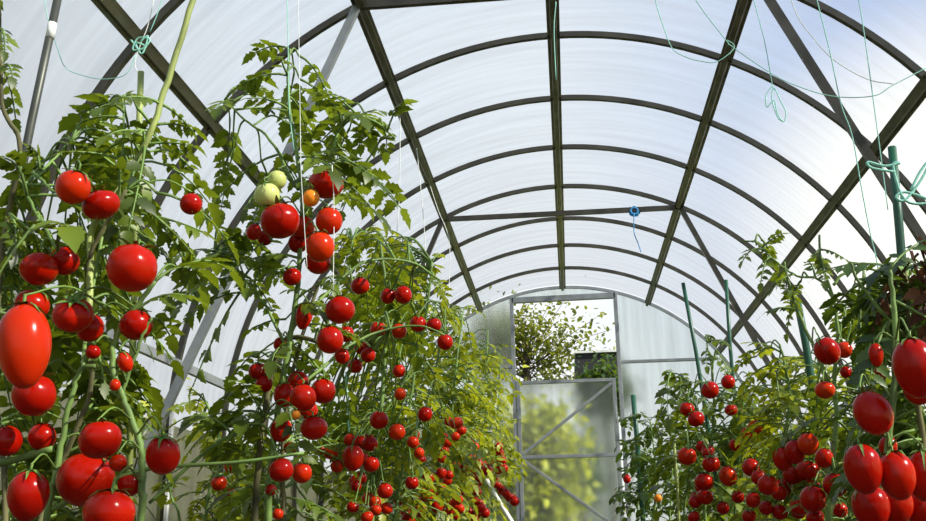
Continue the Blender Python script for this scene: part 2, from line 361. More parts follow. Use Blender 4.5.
for kind in ('round', 'ribbed', 'plum', 'cherry'):
    for var in range(3 if kind != 'cherry' else 2):
        vs, fs, zt = tomato_mesh(kind, hash_ := {'round': 10, 'ribbed': 20, 'plum': 30, 'cherry': 40}[kind]+var)
        cm = calyx_mesh(zt, hash_, .47 if kind != 'cherry' else .5, [(math.hypot(v[0], v[1]), v[2]) for v in vs if v[2] > 0])
        cme = bpy.data.meshes.new('calyx'); cme.from_pydata([tuple(v) for v in cm.v], [], cm.f); cme.materials.append(M['calyx'])
        cme.polygons.foreach_set('use_smooth', [True]*len(cme.polygons))
        for c in ('red', 'orange', 'amber', 'green'):
            me = bpy.data.meshes.new('tomato'); me.from_pydata(vs, [], fs); me.materials.append(M[c])
            me.polygons.foreach_set('use_smooth', [True]*len(me.polygons)); PROTO[(kind, var, c)] = (me, cme, zt)

ZV = Vector((0, 0, 1))
SIDE_D = [(.10, .30), (.22, .46), (.31, .34), (.43, .50), (.52, .33), (.66, .36), (.76, .20)]
MID_D = [0, .28, .53, .77, 1.0]
def leaflet(mb, o, d, up, L, wd, rnd, hi):
    """one tomato leaflet with its base at o, pointing along d"""
    side = d.cross(up)
    if side.length < 1e-4: side = d.orthogonal()
    side.normalize(); n = side.cross(d).normalized()
    curl = rnd.uniform(.08, .42); fold = rnd.uniform(-.1, .45); tw = rnd.uniform(-.25, .25)
    def P(t, w, s):
        return o+d*(L*(t-.12*curl*t*t))+side*(s*w*L*wd)+n*(L*(-curl*t*t*.8+fold*w*wd*.7+tw*s*w*t*.5))
    if hi:
        vs = [P(t, 0, 0) for t in MID_D]
        for s in (1, -1): vs += [P(t, w*rnd.uniform(.85, 1.12), s) for t, w in SIDE_D]
        fs = []
        for b, fl in ((5, 0), (12, 1)):
            q = [(0, b, b+1, b+2, 1), (1, b+2, b+3, b+4, 2), (2, b+4, b+5, b+6, 3), (3, b+6, 4)]
            fs += [tuple(reversed(x)) if not fl else x for x in q]
    else:
        vs = [P(0, 0, 0), P(.48, 0, 0), P(1, 0, 0), P(.25, .44, 1), P(.6, .42, 1), P(.25, .44, -1), P(.6, .42, -1)]
        fs = [(0, 1, 3), (1, 4, 3), (1, 2, 4), (0, 5, 1), (1, 5, 6), (1, 6, 2)]
    mb.add(vs, fs)

def leaf(fol, stm, o, d, L, rnd, hi, droop=None, scale=1.0):
    """compound tomato leaf from o along d, L long: rachis, paired leaflets, end leaflet"""
    d = d.normalized(); droop = rnd.uniform(.15, .65) if droop is None else droop
    side0 = d.cross(ZV); side0 = side0.normalized() if side0.length > .1 else d.orthogonal().normalized()
    bend = side0*rnd.uniform(-.18, .18)
    def pos(s): return o+d*(L*s)+bend*(L*s*s)-ZV*(droop*L*s*s)
    def tan(s): return (d+bend*(2*s)-ZV*(2*droop*s)).normalized()
    k = 5 if hi else 3
    stm.tube([pos(i/k) for i in range(k+1)], .0026*scale, .0011*scale, 4)
    roll = rnd.uniform(-.5, .5)
    ss = [(.36, .30), (.54, .34), (.73, .32), (.88, .25)] if hi else [(.4, .32), (.62, .34), (.82, .28)]
    for s, l in ss:
        t = tan(s); sd = t.cross(ZV)
        sd = sd.normalized() if sd.length > .1 else side0
        nn = sd.cross(t); sd = sd*math.cos(roll)+nn*math.sin(roll); nn = sd.cross(t)
        for sg in (1, -1):
            if rnd.random() < .06: continue
            dd = (t*rnd.uniform(.35, .75)+sd*sg*rnd.uniform(.75, 1)+nn*rnd.uniform(-.2, .2)-ZV*rnd.uniform(0, .35)).normalized()
            b = pos(s)+dd*(L*.03)
            leaflet(fol, b, dd, nn, L*l*rnd.uniform(.75, 1.15), rnd.uniform(.5, .68), rnd, hi)
        if hi and rnd.random() < .6:
            for sg in (1, -1):
                dd = (t*.3+sd*sg).normalized(); leaflet(fol, pos(s+.08), dd, nn, L*rnd.uniform(.07, .13), .6, rnd, False)
    t = tan(1); leaflet(fol, pos(1.0), (t-ZV*.1).normalized(), side0.cross(t), L*rnd.uniform(.32, .46), rnd.uniform(.55, .7), rnd, hi)

def scatter(x0, y0, x1, y1, n, w0, w1, seed, c='rro', k='R'):
    g = random.Random(seed); out = []
    while len(out) < n:
        x, yv, w = g.uniform(x0, x1), g.uniform(y0, y1), g.uniform(w0, w1); cc = g.choice(c)
        out.append((x, yv, w, w*g.uniform(.88, 1.0), k+cc))
        if g.random() < .55: out.append((x+w*g.uniform(-.7, .7), yv+w*g.uniform(.5, .9), w*.9, w*.85, k+cc))
    return out
COLS = {'r': 'red', 'o': 'orange', 'a': 'amber', 'g': 'green'}
TLAB = {'o': 'orange-red tomato, not yet fully ripe', 'a': 'amber half-ripe tomato', 'g': 'unripe pale green tomato'}
KINDS = {'R': 'round', 'B': 'ribbed', 'P': 'plum', 'C': 'cherry'}
DENS = {11: .8, 22: .8, 33: .9, 44: 1.35, 55: 1.35, 66: 1.3, 77: 1.0, 88: 1.1, 99: .95, 111: 1.1, 122: 1.1}
TZ = {44: .24, 55: .18, 66: .18, 77: .2, 122: .08, 111: .08}
LSC = {11: .85, 22: .80, 33: .8, 44: .64, 55: .64, 66: .66, 77: .7, 88: .75, 99: .75, 111: .75, 122: .78, 133: .8, 144: .8}
def plant(name, label, y, base, stems, fills=(), toms=(), seed=1, lm='leaf', hi=True, sway=0.0, cat='plant', group='tomato plants', dry=None, leafscale=1.0):
    """stems: (points (px, py, depth offset), radius, end radius[, 'old'])   fills: (x0, y0, x1, y1, depth0, depth1, count, leaf length)
    toms: (px, py, w, h, kind+colour[, depth offset])"""
    rnd = random.Random(seed)
    b = at(base[0], 521, y); b = Vector((b.x, y, 0.0))
    root = empty(name, b, label, cat, group)
    S = {'stem': MB(), 'olds': MB(), 'cane': MB()}; fol = MB(); nodes_ = []
    for st in stems:
        pts = [at(p[0], p[1], y+(p[2] if len(p) > 2 else 0)) for p in st[0]]
        if len(st) > 4: pts = [Vector((pts[0].x*.6+b.x*.4, y, 0.0))]+pts
        pl = smoothline(pts, 6)
        pl = [p+Vector((rnd.uniform(-1, 1), rnd.uniform(-1, 1), 0))*.0012 for p in pl]
        S[st[3] if len(st) > 3 and st[3] else 'stem'].tube(pl, st[1], st[2], 8 if hi else 5); nodes_ += pl
        if st[1] >= .003 and hi:                  # nodes
            pass
    fmb = S['stem']
    for fl in fills:
        x0, y0, x1, y1, d0, d1, cnt, LL = fl[:8]
        opt = fl[8] if len(fl) > 8 else {}; d0 = max(d0, -.08)
        for i in range(max(2, round(cnt*DENS.get(seed, .8)))):
            t = at(rnd.uniform(x0, x1), rnd.uniform(y0, y1), y+rnd.uniform(d0, d1))
            if abs(t.x) > 1.6: t.x = math.copysign(1.6, t.x)
            L = LL*LSC[seed]*rnd.uniform(.65, 1.2)
            # nearest stem node a little below the target
            q = min(nodes_, key=lambda p: (p-t).length_squared+.25*max(0, p.z-t.z)**2+rnd.uniform(0, .004))
            v = t-q
            if v.length < 1e-3: v = Vector((rnd.uniform(-1, 1), rnd.uniform(-1, 1), .2))*.1
            if v.length > L*1.05:                # side shoot out to the leaf
                o = t-v.normalized()*L*.75; mid = q.lerp(o, .5)+ZV*(.01+.05*v.length)
                fmb.tube(smoothline([q, mid, o], 4), .0022, .0016, 5); dirv = (o-mid).normalized()*.6+v.normalized()
            else:
                o = q; dirv = v
            dirv = dirv.normalized()+Vector((rnd.uniform(-.5, .5), rnd.uniform(-.5, .5), rnd.uniform(-.1, .5)))*.8
            leaf(fol, fmb, o, dirv, L, rnd, hi and opt.get('hi', True), opt.get('droop'))
    if S['stem'].v: S['stem'].build('stem', M['stem'], root, smooth=True)
    if S['olds'].v: tag(S['olds'].build('stem', M['olds'], root, smooth=True), 'brownish older stem')
    if S['cane'].v: tag(S['cane'].build('stem', M['cane'], root, smooth=True), 'pale yellow-green stem rising out of the frame')
    if fol.v: fol.build('foliage', M[lm], root, smooth=hi)
    if dry:
        dm = MB(); ds = MB()
        for (px, py, dd, n, L) in dry:
            for i in range(n):
                t = at(px+rnd.uniform(-9, 9), py+rnd.uniform(-16, 16), y+dd); q = min(nodes_, key=lambda p: (p-t).length)
                leaf(dm, dm, t, Vector((rnd.uniform(-1, 1), rnd.uniform(-1, 1), -.8)), L, rnd, hi, .5)
        tag(dm.build('foliage', M['dry'], root), 'withered red-brown leaves')
    # tomatoes
    placed = []
    for tm in toms:
        px, py, w, h, kc = tm[:5]; dz = tm[5] if len(tm) > 5 else rnd.uniform(-.04, .04)
        yy = y+dz-.07*min(2, y/2)-TZ.get(seed, 0); kind = KINDS[kc[0]]
        for _ in range(30):
            c = at(px, py, yy); sc_ = (c-CAM).dot(FW)/F_PX; wd = w*sc_; hd = h*sc_; r = (wd+hd)/4
            bad = [1 for (c2, r2) in placed if (c-c2).length < .80*(r+r2)]
            if not bad: break
            yy += .012
        placed.append((c, r)); S0 = None
        var = rnd.randrange(3 if kind != 'cherry' else 2); me, cme, zt = PROTO[(kind, var, COLS[kc[1]])]
        o = bpy.data.objects.new('tomato', me); col.objects.link(o); o.parent = root; o.location = c-root.location
        hz = {'plum': 1.55, 'ribbed': .82, 'round': .88, 'cherry': .96}[kind]
        o.scale = (wd, wd, hd/hz)
        tilt = rnd.uniform(.1, .5); az = rnd.uniform(0, 6.28)
        if kind == 'plum': tilt *= .5
        if len(tm) > 6: tilt, az = tm[6]
        q = Matrix.Rotation(az, 3, 'Z') @ Matrix.Rotation(tilt, 3, 'Y'); o.rotation_euler = (q @ Matrix.Rotation(rnd.uniform(0, 6.28), 3, 'Z')).to_euler()
        if kc[1] in TLAB: o['label'] = TLAB[kc[1]]
        k = bpy.data.objects.new('calyx', cme); col.objects.link(k); k.parent = o
        top = c+q @ Vector((0, 0, (zt+.2)*hd/hz)); nd = min(nodes_, key=lambda p: (p-top).length+max(0, top.z-p.z)*.7)
        mid = nd.lerp(top, .55)+ZV*(.008+.10*(nd-top).length)
        if (nd-top).length < .6:
            stalk = MB(); stalk.tube(smoothline([nd, mid, top], 5), .0015, .0013, 5); stalk.build('fruit_stalk', M['stalk'], root, smooth=True)
    return root

# ------------------------------------------------------------------ tomatoes, left of the path
plant('tomato_plant', 'nearest tomato plant at the left edge, with one big oblong plum tomato', 1.22, (70, 521),
  [([(47, 521), (56, 477), (62, 438), (74, 386), (82, 369), (96, 366)], .0050, .0030, None, 1),
   ([(140, 521), (142, 490), (141, 450), (132, 420), (122, 395), (112, 364), (117, 335), (132, 312), (155, 281)], .0050, .0034, None, 1),
   ([(119, 400), (132, 365), (143, 335), (151, 318)], .0026, .002),
   ([(52, 510), (85, 492), (140, 471), (179, 466), (240, 462), (303, 453)], .0036, .0018),
   ([(0, 463), (20, 458), (52, 449)], .0050, .0042),
   ([(88, 330, .03), (90, 280, .05), (92, 230, .08), (115, 190, .1), (145, 145, .1), (168, 80, .1), (193, 0, .1), (204, -40, .1)], .0050, .0046, 'cane'),
   ([(40, 521, .1), (88, 400, .1), (90, 330, .08), (88, 265, .06), (104, 228, .05), (127, 190, .05)], .0042, .003, 'olds', 1),
   ([(82, 369), (90, 300, .08), (104, 228, .12), (116, 185, .12), (124, 140, .12), (122, 98, .12)], .003, .0016),
   ([(24, 185, .03), (48, 165, .10), (72, 140, .14)], .0024, .0014),
   ([(5, 521, .08), (-4, 380, .08), (2, 250, .08), (20, 150, .05), (3, 108, .05), (1, 60, .05), (-2, 0, .05)], .0042, .003, 'olds', 1),
   ([(20, 150, .05), (24, 185, .03), (40, 220, .0), (57, 250, -.02)], .0024, .002),
   ([(22, 165, .05), (41, 179, .03), (54, 192, .0), (70, 186)], .0024, .002)],
  [(0, 130, 60, 260, -.05, .25, 16, .13), (30, 135, 150, 250, .05, .35, 22, .13), (80, 85, 150, 190, .0, .3, 26, .12), (140, 150, 215, 260, -.05, .25, 14, .13),
   (60, 240, 190, 330, .05, .3, 14, .12), (90, 330, 160, 440, .05, .3, 8, .09), (0, 330, 130, 521, .14, .45, 70, .16), (0, 225, 125, 340, .18, .45, 26, .15), (150, 280, 185, 345, .0, .05, 3, .12),
   (2, -10, 8, 60, .0, .1, 3, .07, dict(droop=.9)), (2, 50, 12, 110, .0, .1, 3, .07, dict(droop=.9)), (130, 85, 190, 150, .05, .2, 6, .09)],
  [(73, 187, 34, 34, 'Ro'), (101, 205, 38, 28, 'Br'), (191, 204, 22, 21, 'Rr', .12), (132, 268, 50, 48, 'Br', -.03, (.25, 1.5)), (39, 269, 37, 31, 'Rr'), (64, 261, 30, 28, 'Rr', .06),
   (73, 315, 40, 34, 'Br', -.02, (.7, -1.2)), (90, 328, 27, 28, 'Rr'), (24, 346, 52, 86, 'Po', -.14, (.12, 3)), (32, 305, 34, 30, 'Rr', .05), (34, 395, 43, 42, 'Br', -.02), (136, 325, 33, 30, 'Br', .05),
   (125, 362, 15, 21, 'Co'), (93, 352, 15, 14, 'Cr'), (115, 385, 11, 12, 'Co'), (7, 441, 29, 30, 'Rr'), (42, 437, 27, 27, 'Rr', .05), (100, 440, 43, 35, 'Br', -.04, (.5, 2.4)),
   (86, 480, 58, 52, 'Br', .04), (118, 463, 18, 16, 'Ro', -.02), (28, 496, 40, 50, 'Pr', -.03), (109, 513, 50, 46, 'Br', -.06), (130, 484, 24, 24, 'Rr', .05),
   (163, 455, 34, 40, 'Rr', -.02, (.6, -1.3))], seed=11)

plant('tomato_plant', 'tall tomato plant with two pale green fruits above a hanging red and orange cluster', 1.65, (285, 521),
  [([(268, 521), (270, 470), (278, 410), (288, 350), (296, 300), (300, 250), (302, 200), (296, 150), (290, 110), (288, 70), (290, 50)], .0068, .0022, None, 1),
   ([(255, 521, .05), (258, 470, .05), (262, 430, .05), (270, 380, .05), (280, 345, .03), (297, 337, .02), (318, 342)], .0065, .0040, 'olds', 1),
   ([(283, 521, .1), (282, 470, .1), (285, 420, .1), (296, 360, .1), (310, 310, .1), (320, 280, .1)], .005, .003, 'olds', 1),
   ([(278, 410), (250, 425, -.05), (215, 445, -.05), (185, 470, -.05), (150, 503, -.05)], .0034, .0028),
   ([(300, 225), (325, 170, .03), (345, 120, .05), (372, 120, .08), (395, 138, .1)], .003, .0018),
   ([(298, 190), (270, 140, .04), (245, 120, .05), (225, 100, .06)], .0028, .0018),
   ([(288, 350), (262, 300, 0), (235, 270, .05), (215, 250, .05)], .003, .002),
   ([(285, 395), (320, 370, .1), (350, 345, .15), (385, 330, .2), (420, 326, .2), (445, 335, .2)], .0032, .0018),
   ([(290, 330), (330, 290, .1), (365, 262, .15), (410, 262, .2), (440, 280, .2)], .0032, .0018)],
  [(248, 45, 325, 110, -.1, .15, 12, .13), (225, 90, 380, 190, -.1, .25, 30, .15), (330, 95, 395, 150, -.05, .15, 7, .13), (215, 170, 270, 300, -.1, .2, 24, .14), (340, 160, 375, 240, .0, .2, 6, .13),
   (190, 230, 270, 340, -.1, .15, 12, .15), (285, 255, 335, 330, -.12, .12, 12, .10), (235, 320, 320, 420, -.05, .25, 18, .13), (200, 385, 270, 445, -.12, .1, 12, .15),
   (325, 230, 410, 320, .45, .8, 18, .14), (325, 330, 400, 450, .45, .8, 18, .13), (230, 440, 350, 521, .05, .35, 26, .13), (235, 395, 340, 521, .25, .6, 34, .14)],
  [(277, 180, 19, 19, 'Rg', -.02), (267, 195, 26, 24, 'Rg', -.05), (326, 184, 35, 30, 'Br', .0), (311, 198, 17, 17, 'Ra', -.04), (280, 221, 40, 35, 'Br', -.05), (329, 221, 27, 27, 'Ro', -.03),
   (303, 227, 24, 22, 'Ro', .04), (320, 247, 29, 30, 'Ro', -.06), (318, 262, 26, 24, 'Rr', .05), (298, 243, 20, 20, 'Rr', .04), (254, 232, 15, 17, 'Rr'), (265, 238, 15, 15, 'Rr', .05),
   (292, 277, 19, 17, 'Rr', .03), (340, 310, 30, 27, 'Rr', -.02), (330, 340, 27, 27, 'Rr', -.05), (346, 334, 16, 16, 'Rr', .05), (342, 356, 15, 16, 'Rr'), (304, 316, 17, 28, 'Pr', .05), (280, 344, 13, 14, 'Rr', .08),
   (258, 371, 19, 17, 'Rr'), (264, 384, 17, 17, 'Rr'), (298, 381, 21, 20, 'Rr', .03), (323, 391, 25, 25, 'Rr', -.02), (303, 398, 27, 27, 'Rr', -.06), (284, 395, 21, 24, 'Rr', .0), (314, 428, 27, 24, 'Br', -.05),
   (296, 415, 9, 9, 'Ca', -.09), (281, 430, 22, 24, 'Rr', .05), (308, 411, 20, 20, 'Rr', .07), (281, 470, 25, 23, 'Rr', -.1), (302, 473, 20, 20, 'Ro', -.04), (290, 448, 13, 13, 'Rr', .05), (271, 490, 11, 11, 'Rr', .05), (278, 514, 11, 11, 'Ro')],
  seed=22)

plant('tomato_plant', 'tomato plant low against the left wall behind the hanging stems, with three small red fruits', 2.35, (200, 521),
  [([(205, 521), (212, 480), (220, 440), (205, 400)], .005, .003, None, 1), ([(212, 480), (232, 455), (238, 440)], .003, .002), ([(180, 521, -.1), (172, 500, -.1), (165, 470, -.1)], .004, .002, None, 1)],
  [(190, 375, 240, 440, -.1, .2, 8, .11), (195, 430, 255, 521, -.1, .3, 34, .12), (155, 480, 195, 521, -.1, .1, 6, .13)],
  [(232, 466, 16, 14, 'Ro'), (219, 483, 16, 15, 'Ro', -.05), (232, 493, 12, 12, 'Rr')], seed=33, lm='leafy')

plant('tomato_plant', 'leafy tomato plant right of the hanging cluster, with pairs of small red fruits high up', 2.35, (380, 521),
  [([(372, 521), (376, 470), (380, 420), (384, 370), (386, 320), (385, 280), (380, 240)], .0065, .003, None, 1), ([(380, 420), (405, 380), (418, 350), (440, 330), (446, 335)], .0035, .002), ([(384, 330), (360, 300), (350, 270), (352, 240)], .0035, .002),
   ([(395, 521, .1), (402, 470, .1), (408, 420, .1), (415, 370, .1), (428, 300, .1), (432, 262, .1)], .005, .003, None, 1), ([(376, 450), (400, 440), (425, 420), (445, 405)], .003, .002)],
  [(335, 225, 400, 300, .02, .4, 36, .16), (390, 240, 450, 330, .0, .4, 18, .14), (340, 300, 440, 420, .0, .4, 56, .15), (330, 410, 450, 521, -.15, .35, 80, .15)],
  [(360, 286, 19, 17, 'Rr', -.1), (388, 296, 15, 16, 'Rr'), (403, 295, 18, 18, 'Rr', -.05), (418, 324, 17, 16, 'Rr', -.1), (434, 325, 15, 14, 'Rr', -.1), (445, 342, 16, 16, 'Rr', -.12), (378, 329, 16, 15, 'Co', -.1), (399, 331, 16, 15, 'Ro', -.08),
   (362, 347, 16, 15, 'Rr', -.1), (368, 355, 15, 15, 'Rr', -.12), (355, 366, 15, 14, 'Rr'), (379, 420, 19, 18, 'Rr', -.15), (399, 371, 13, 13, 'Ro', -.1), (400, 394, 12, 12, 'Ro', -.12), (425, 414, 15, 15, 'Rr', -.12), (397, 432, 17, 16, 'Ro', -.15),
   (353, 458, 22, 26, 'Pr', -.18), (370, 444, 16, 15, 'Rr', -.1), (371, 464, 17, 16, 'Rr', -.14), (350, 440, 13, 12, 'Ro', -.14), (331, 453, 15, 12, 'Ro', -.14), (321, 450, 9, 9, 'Co', -.1), (337, 466, 13, 13, 'Ro', -.14), (385, 491, 16, 15, 'Rr', -.16), (353, 507, 13, 11, 'Rr', -.14), (367, 517, 13, 12, 'Ro', -.16)]+scatter(335, 440, 420, 515, 16, 11, 15, 3),
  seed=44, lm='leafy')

plant('tomato_plant', 'fourth tomato plant along the left row, low fruits scattered in sunlit leaves', 3.2, (425, 521),
  [([(418, 521), (422, 470), (428, 420), (436, 370), (442, 330), (444, 300)], .0065, .003, None, 1), ([(440, 521, .1), (446, 460, .1), (452, 410, .1), (458, 350, .1), (462, 320, .1)], .005, .003, None, 1)],
  [(405, 300, 475, 380, -.2, .4, 34, .15), (395, 370, 480, 450, -.3, .3, 60, .16), (390, 440, 470, 521, -.3, .2, 60, .17)],
  [(413, 446, 14, 14, 'Rr', -.3), (403, 461, 11, 12, 'Rr', -.3), (428, 478, 14, 13, 'Rr', -.3), (421, 460, 11, 10, 'Ro', -.2), (442, 458, 10, 10, 'Ro', -.3), (456, 423, 15, 12, 'Ro', -.3), (449, 421, 10, 10, 'Ro', -.25), (420, 511, 13, 12, 'Rr', -.35), (427, 496, 14, 11, 'Ro', -.33), (437, 507, 12, 12, 'Rr', -.3),
   (441, 473, 11, 12, 'Rr', -.25), (449, 475, 9, 9, 'Rr', -.2), (433, 494, 10, 10, 'Ro', -.25), (410, 480, 10, 10, 'Ro', -.3), (399, 500, 11, 10, 'Rr', -.3), (407, 519, 11, 10, 'Rr', -.3)]+scatter(400, 425, 462, 515, 20, 9, 12, 4, 'rroo'), seed=55, lm='leafy', hi=True)

def truss(pts, n, w, rnd, c='r'):
    out = []
    for i in range(n):
        t = i/max(1, n-1)*(len(pts)-1); k = min(int(t), len(pts)-2); f = t-k
        x = pts[k][0]+(pts[k+1][0]-pts[k][0])*f; yv = pts[k][1]+(pts[k+1][1]-pts[k][1])*f
        ww = w*rnd.uniform(.85, 1.15); out.append((x+rnd.uniform(-2.5, 2.5), yv+rnd.uniform(-1.5, 1.5), ww, ww*rnd.uniform(.9, 1.05), 'C'+rnd.choice(c)))
    return out
rr = random.Random(5)
plant('tomato_plant', 'tomato plant before the end of the left row, thick with trusses of small red fruits', 4.2, (465, 521),
  [([(455, 521), (458, 480), (463, 430), (466, 390), (468, 350)], .0065, .003, None, 1), ([(475, 521, .2), (478, 470, .2), (482, 420, .2), (486, 370, .2), (488, 330, .2)], .0055, .003, None, 1)],
  [(440, 340, 500, 420, -.2, .5, 56, .17), (440, 400, 500, 470, -.2, .4, 60, .17), (435, 460, 495, 521, -.3, .3, 50, .17)],
  truss([(454, 463), (460, 472), (466, 486), (460, 490)], 12, 9.5, rr, 'rro')+truss([(464, 455), (474, 460), (482, 465), (487, 470)], 8, 9, rr, 'ro')+truss([(469, 443), (474, 447)], 3, 10, rr, 'ro')+
  truss([(461, 495), (464, 503), (468, 512)], 7, 9, rr, 'rro')+truss([(451, 505), (456, 516)], 4, 9, rr, 'r')+truss([(440, 440), (447, 452), (446, 468), (438, 485), (446, 500), (442, 518)], 16, 9.5, rr, 'rroo')+truss([(470, 470), (478, 482), (474, 497), (482, 508), (476, 519)], 13, 9.5, rr, 'rroo')+[(477, 434, 9, 9, 'Cr'), (487, 470, 11, 11, 'Rr', -.2), (485, 513, 10, 10, 'Cr')],
  seed=66, lm='leafy', hi=False)
plant('tomato_plant', 'last tomato plant of the left row, red truss hanging close to the door frame', 5.4, (497, 521),
  [([(492, 521), (494, 470), (497, 430), (499, 390), (500, 355)], .0065, .003, None, 1), ([(480, 521, .3), (480, 460, .3), (478, 400, .3), (476, 360, .3), (474, 330, .3)], .0055, .003, None, 1)],
  [(465, 345, 510, 420, -.2, .5, 44, .19), (480, 410, 519, 470, -.2, .4, 36, .19), (470, 460, 512, 521, -.3, .3, 26, .19)],
  truss([(495, 443), (499, 452), (503, 462), (500, 470)], 9, 9, rr, 'rr')+truss([(496, 480), (503, 490), (510, 495), (513, 500)], 9, 9, rr, 'rrr')+truss([(490, 448), (492, 460)], 4, 8, rr, 'ro'),
  seed=77, lm='leafy', hi=False)

# ------------------------------------------------------------------ tomatoes, right of the path
plant('tomato_plant', 'nearest tomato plant at the right edge, hung with large plum tomatoes', 1.42, (890, 521),
  [([(880, 521), (886, 460), (893, 400), (896, 340), (893, 300), (890, 270)], .0065, .003, None, 1), ([(925, 521, .1), (922, 440, .1), (915, 380, .1), (908, 320, .1), (905, 270, .1)], .006, .003, 'olds', 1),
   ([(893, 400), (878, 380), (872, 385), (872, 395)], .003, .002), ([(908, 340, .1), (880, 310, .05), (858, 280, .05), (850, 262, .05)], .003, .002)],
  [(870, 260, 926, 330, .0, .35, 26, .13), (880, 300, 926, 420, .05, .35, 34, .14), (860, 410, 926, 521, .08, .4, 36, .14), (858, 280, 890, 330, .0, .2, 6, .12)],
  [(915, 368, 42, 60, 'Pr', -.1), (918, 388, 30, 34, 'Pr', .05), (873, 413, 37, 45, 'Rr', -.06), (863, 469, 37, 50, 'Pr', -.08), (897, 476, 36, 48, 'Pr', -.1), (923, 476, 30, 50, 'Pr', -.04), (871, 507, 37, 44, 'Pr', .03), (888, 446, 18, 20, 'Rr', .06),
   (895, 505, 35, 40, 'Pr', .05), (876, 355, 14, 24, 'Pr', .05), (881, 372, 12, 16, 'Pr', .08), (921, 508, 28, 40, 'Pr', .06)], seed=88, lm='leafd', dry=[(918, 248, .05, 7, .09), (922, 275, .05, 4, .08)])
plant('tomato_plant', 'right-hand tomato plant with thin leafy shoots reaching up to the roof purlin', 1.95, (825, 521),
  [([(828, 521), (832, 470), (836, 420), (834, 380), (838, 340), (834, 300), (822, 265), (819, 235)], .006, .0022, None, 1), ([(836, 400), (815, 350), (797, 310), (788, 280), (784, 262)], .004, .002),
   ([(834, 300), (818, 279), (797, 276), (774, 260), (757, 243), (743, 241)], .0026, .0016), ([(834, 285), (842, 275), (862, 269), (878, 272), (886, 290)], .003, .002), ([(850, 521, .1), (858, 440, .1), (862, 380, .1), (860, 320, .1), (864, 270, .1)], .005, .0025, None, 1), ([(838, 340), (845, 315), (850, 325), (846, 345)], .002, .0015)],
  [(775, 270, 800, 315, -.05, .1, 9, .10), (730, 235, 765, 265, -.05, .05, 3, .09, dict(droop=.8)), (765, 230, 785, 260, -.05, .05, 3, .07), (808, 232, 832, 275, -.05, .05, 6, .09), (825, 275, 875, 340, .0, .3, 12, .13), (800, 345, 880, 410, .0, .4, 16, .14), (800, 400, 880, 521, .05, .5, 44, .15)],
  [(827, 351, 25, 28, 'Rr', -.05), (844, 350, 17, 16, 'Ro', .02), (825, 390, 20, 17, 'Ro', -.04), (835, 485, 24, 24, 'Rr', -.05), (813, 499, 26, 26, 'Rr', -.05), (840, 510, 15, 15, 'Rr'), (815, 517, 18, 14, 'Rr'), (824, 458, 18, 20, 'Rr', .05), (846, 372, 12, 12, 'Rr', .05)],
  seed=99, lm='leaf')
plant('tomato_plant', 'right-hand tomato plant with a stepped row of three overlapping plum tomatoes', 2.45, (780, 521),
  [([(775, 521), (780, 480), (784, 440), (790, 400), (786, 370), (780, 345)], .006, .003, None, 1), ([(800, 521, .1), (806, 470, .1), (812, 430, .1), (815, 390, .1), (820, 360, .1)], .005, .003, None, 1)],
  [(750, 350, 830, 420, -.1, .4, 28, .14), (745, 410, 830, 470, .0, .4, 40, .15), (740, 460, 830, 521, .0, .4, 44, .15), (735, 340, 800, 395, -.1, .2, 12, .13)],
  [(783, 459, 20, 24, 'Pr', -.12), (795, 452, 21, 24, 'Pr', -.15), (808, 444, 21, 22, 'Ro', -.18), (808, 471, 24, 22, 'Rr'), (793, 475, 20, 18, 'Rr'), (768, 485, 21, 20, 'Rr', -.12), (784, 487, 17, 18, 'Rr'), (800, 506, 20, 18, 'Rr', -.05), (753, 500, 15, 15, 'Rr'), (749, 516, 14, 13, 'Rr'), (780, 512, 16, 15, 'Rr', .05), (766, 508, 14, 14, 'Rr', .05)]+scatter(742, 465, 832, 516, 9, 13, 18, 6, 'rrr'),
  seed=111, lm='leafy')
plant('tomato_plant', 'right-hand tomato plant beside the thin dark stakes, dotted with round red fruits', 3.05, (705, 521),
  [([(705, 521), (709, 480), (712, 440), (714, 400), (712, 370), (716, 350)], .006, .003, None, 1), ([(735, 521, .1), (738, 470, .1), (742, 430, .1), (744, 390, .1), (750, 372, .1)], .005, .003, None, 1), ([(712, 440), (695, 405), (690, 385), (680, 375), (666, 372)], .003, .002), ([(714, 400), (712, 370), (708, 350), (706, 335)], .003, .002), ([(685, 521), (688, 480), (690, 440)], .004, .003, None, 1)],
  [(660, 365, 690, 400, -.05, .1, 7, .13, dict(droop=.8)), (700, 328, 722, 362, -.05, .05, 5, .10), (670, 385, 770, 440, -.1, .3, 46, .15), (660, 430, 770, 521, -.05, .5, 80, .15)],
  [(710, 390, 18, 17, 'Rr', -.15), (728, 382, 14, 14, 'Rr', -.12), (687, 409, 15, 14, 'Rr', -.15), (696, 419, 17, 15, 'Rr', -.18), (731, 410, 13, 11, 'Rr', -.1), (756, 428, 17, 14, 'Ro', -.15), (747, 433, 12, 11, 'Ro', -.1), (687, 456, 19, 18, 'Ro', -.2), (711, 464, 18, 16, 'Rr', -.2), (704, 482, 19, 17, 'Rr', -.2),
   (705, 497, 17, 15, 'Rr', -.15), (728, 476, 18, 20, 'Ro', -.15), (723, 508, 13, 13, 'Rr', -.15), (695, 502, 13, 12, 'Rr', -.15), (735, 445, 12, 12, 'Rr', -.1), (694, 517, 13, 11, 'Rr', -.15), (738, 497, 13, 12, 'Rr', -.1)]+scatter(690, 440, 745, 515, 6, 11, 15, 7, 'rrr'),
  seed=122, lm='leaf')
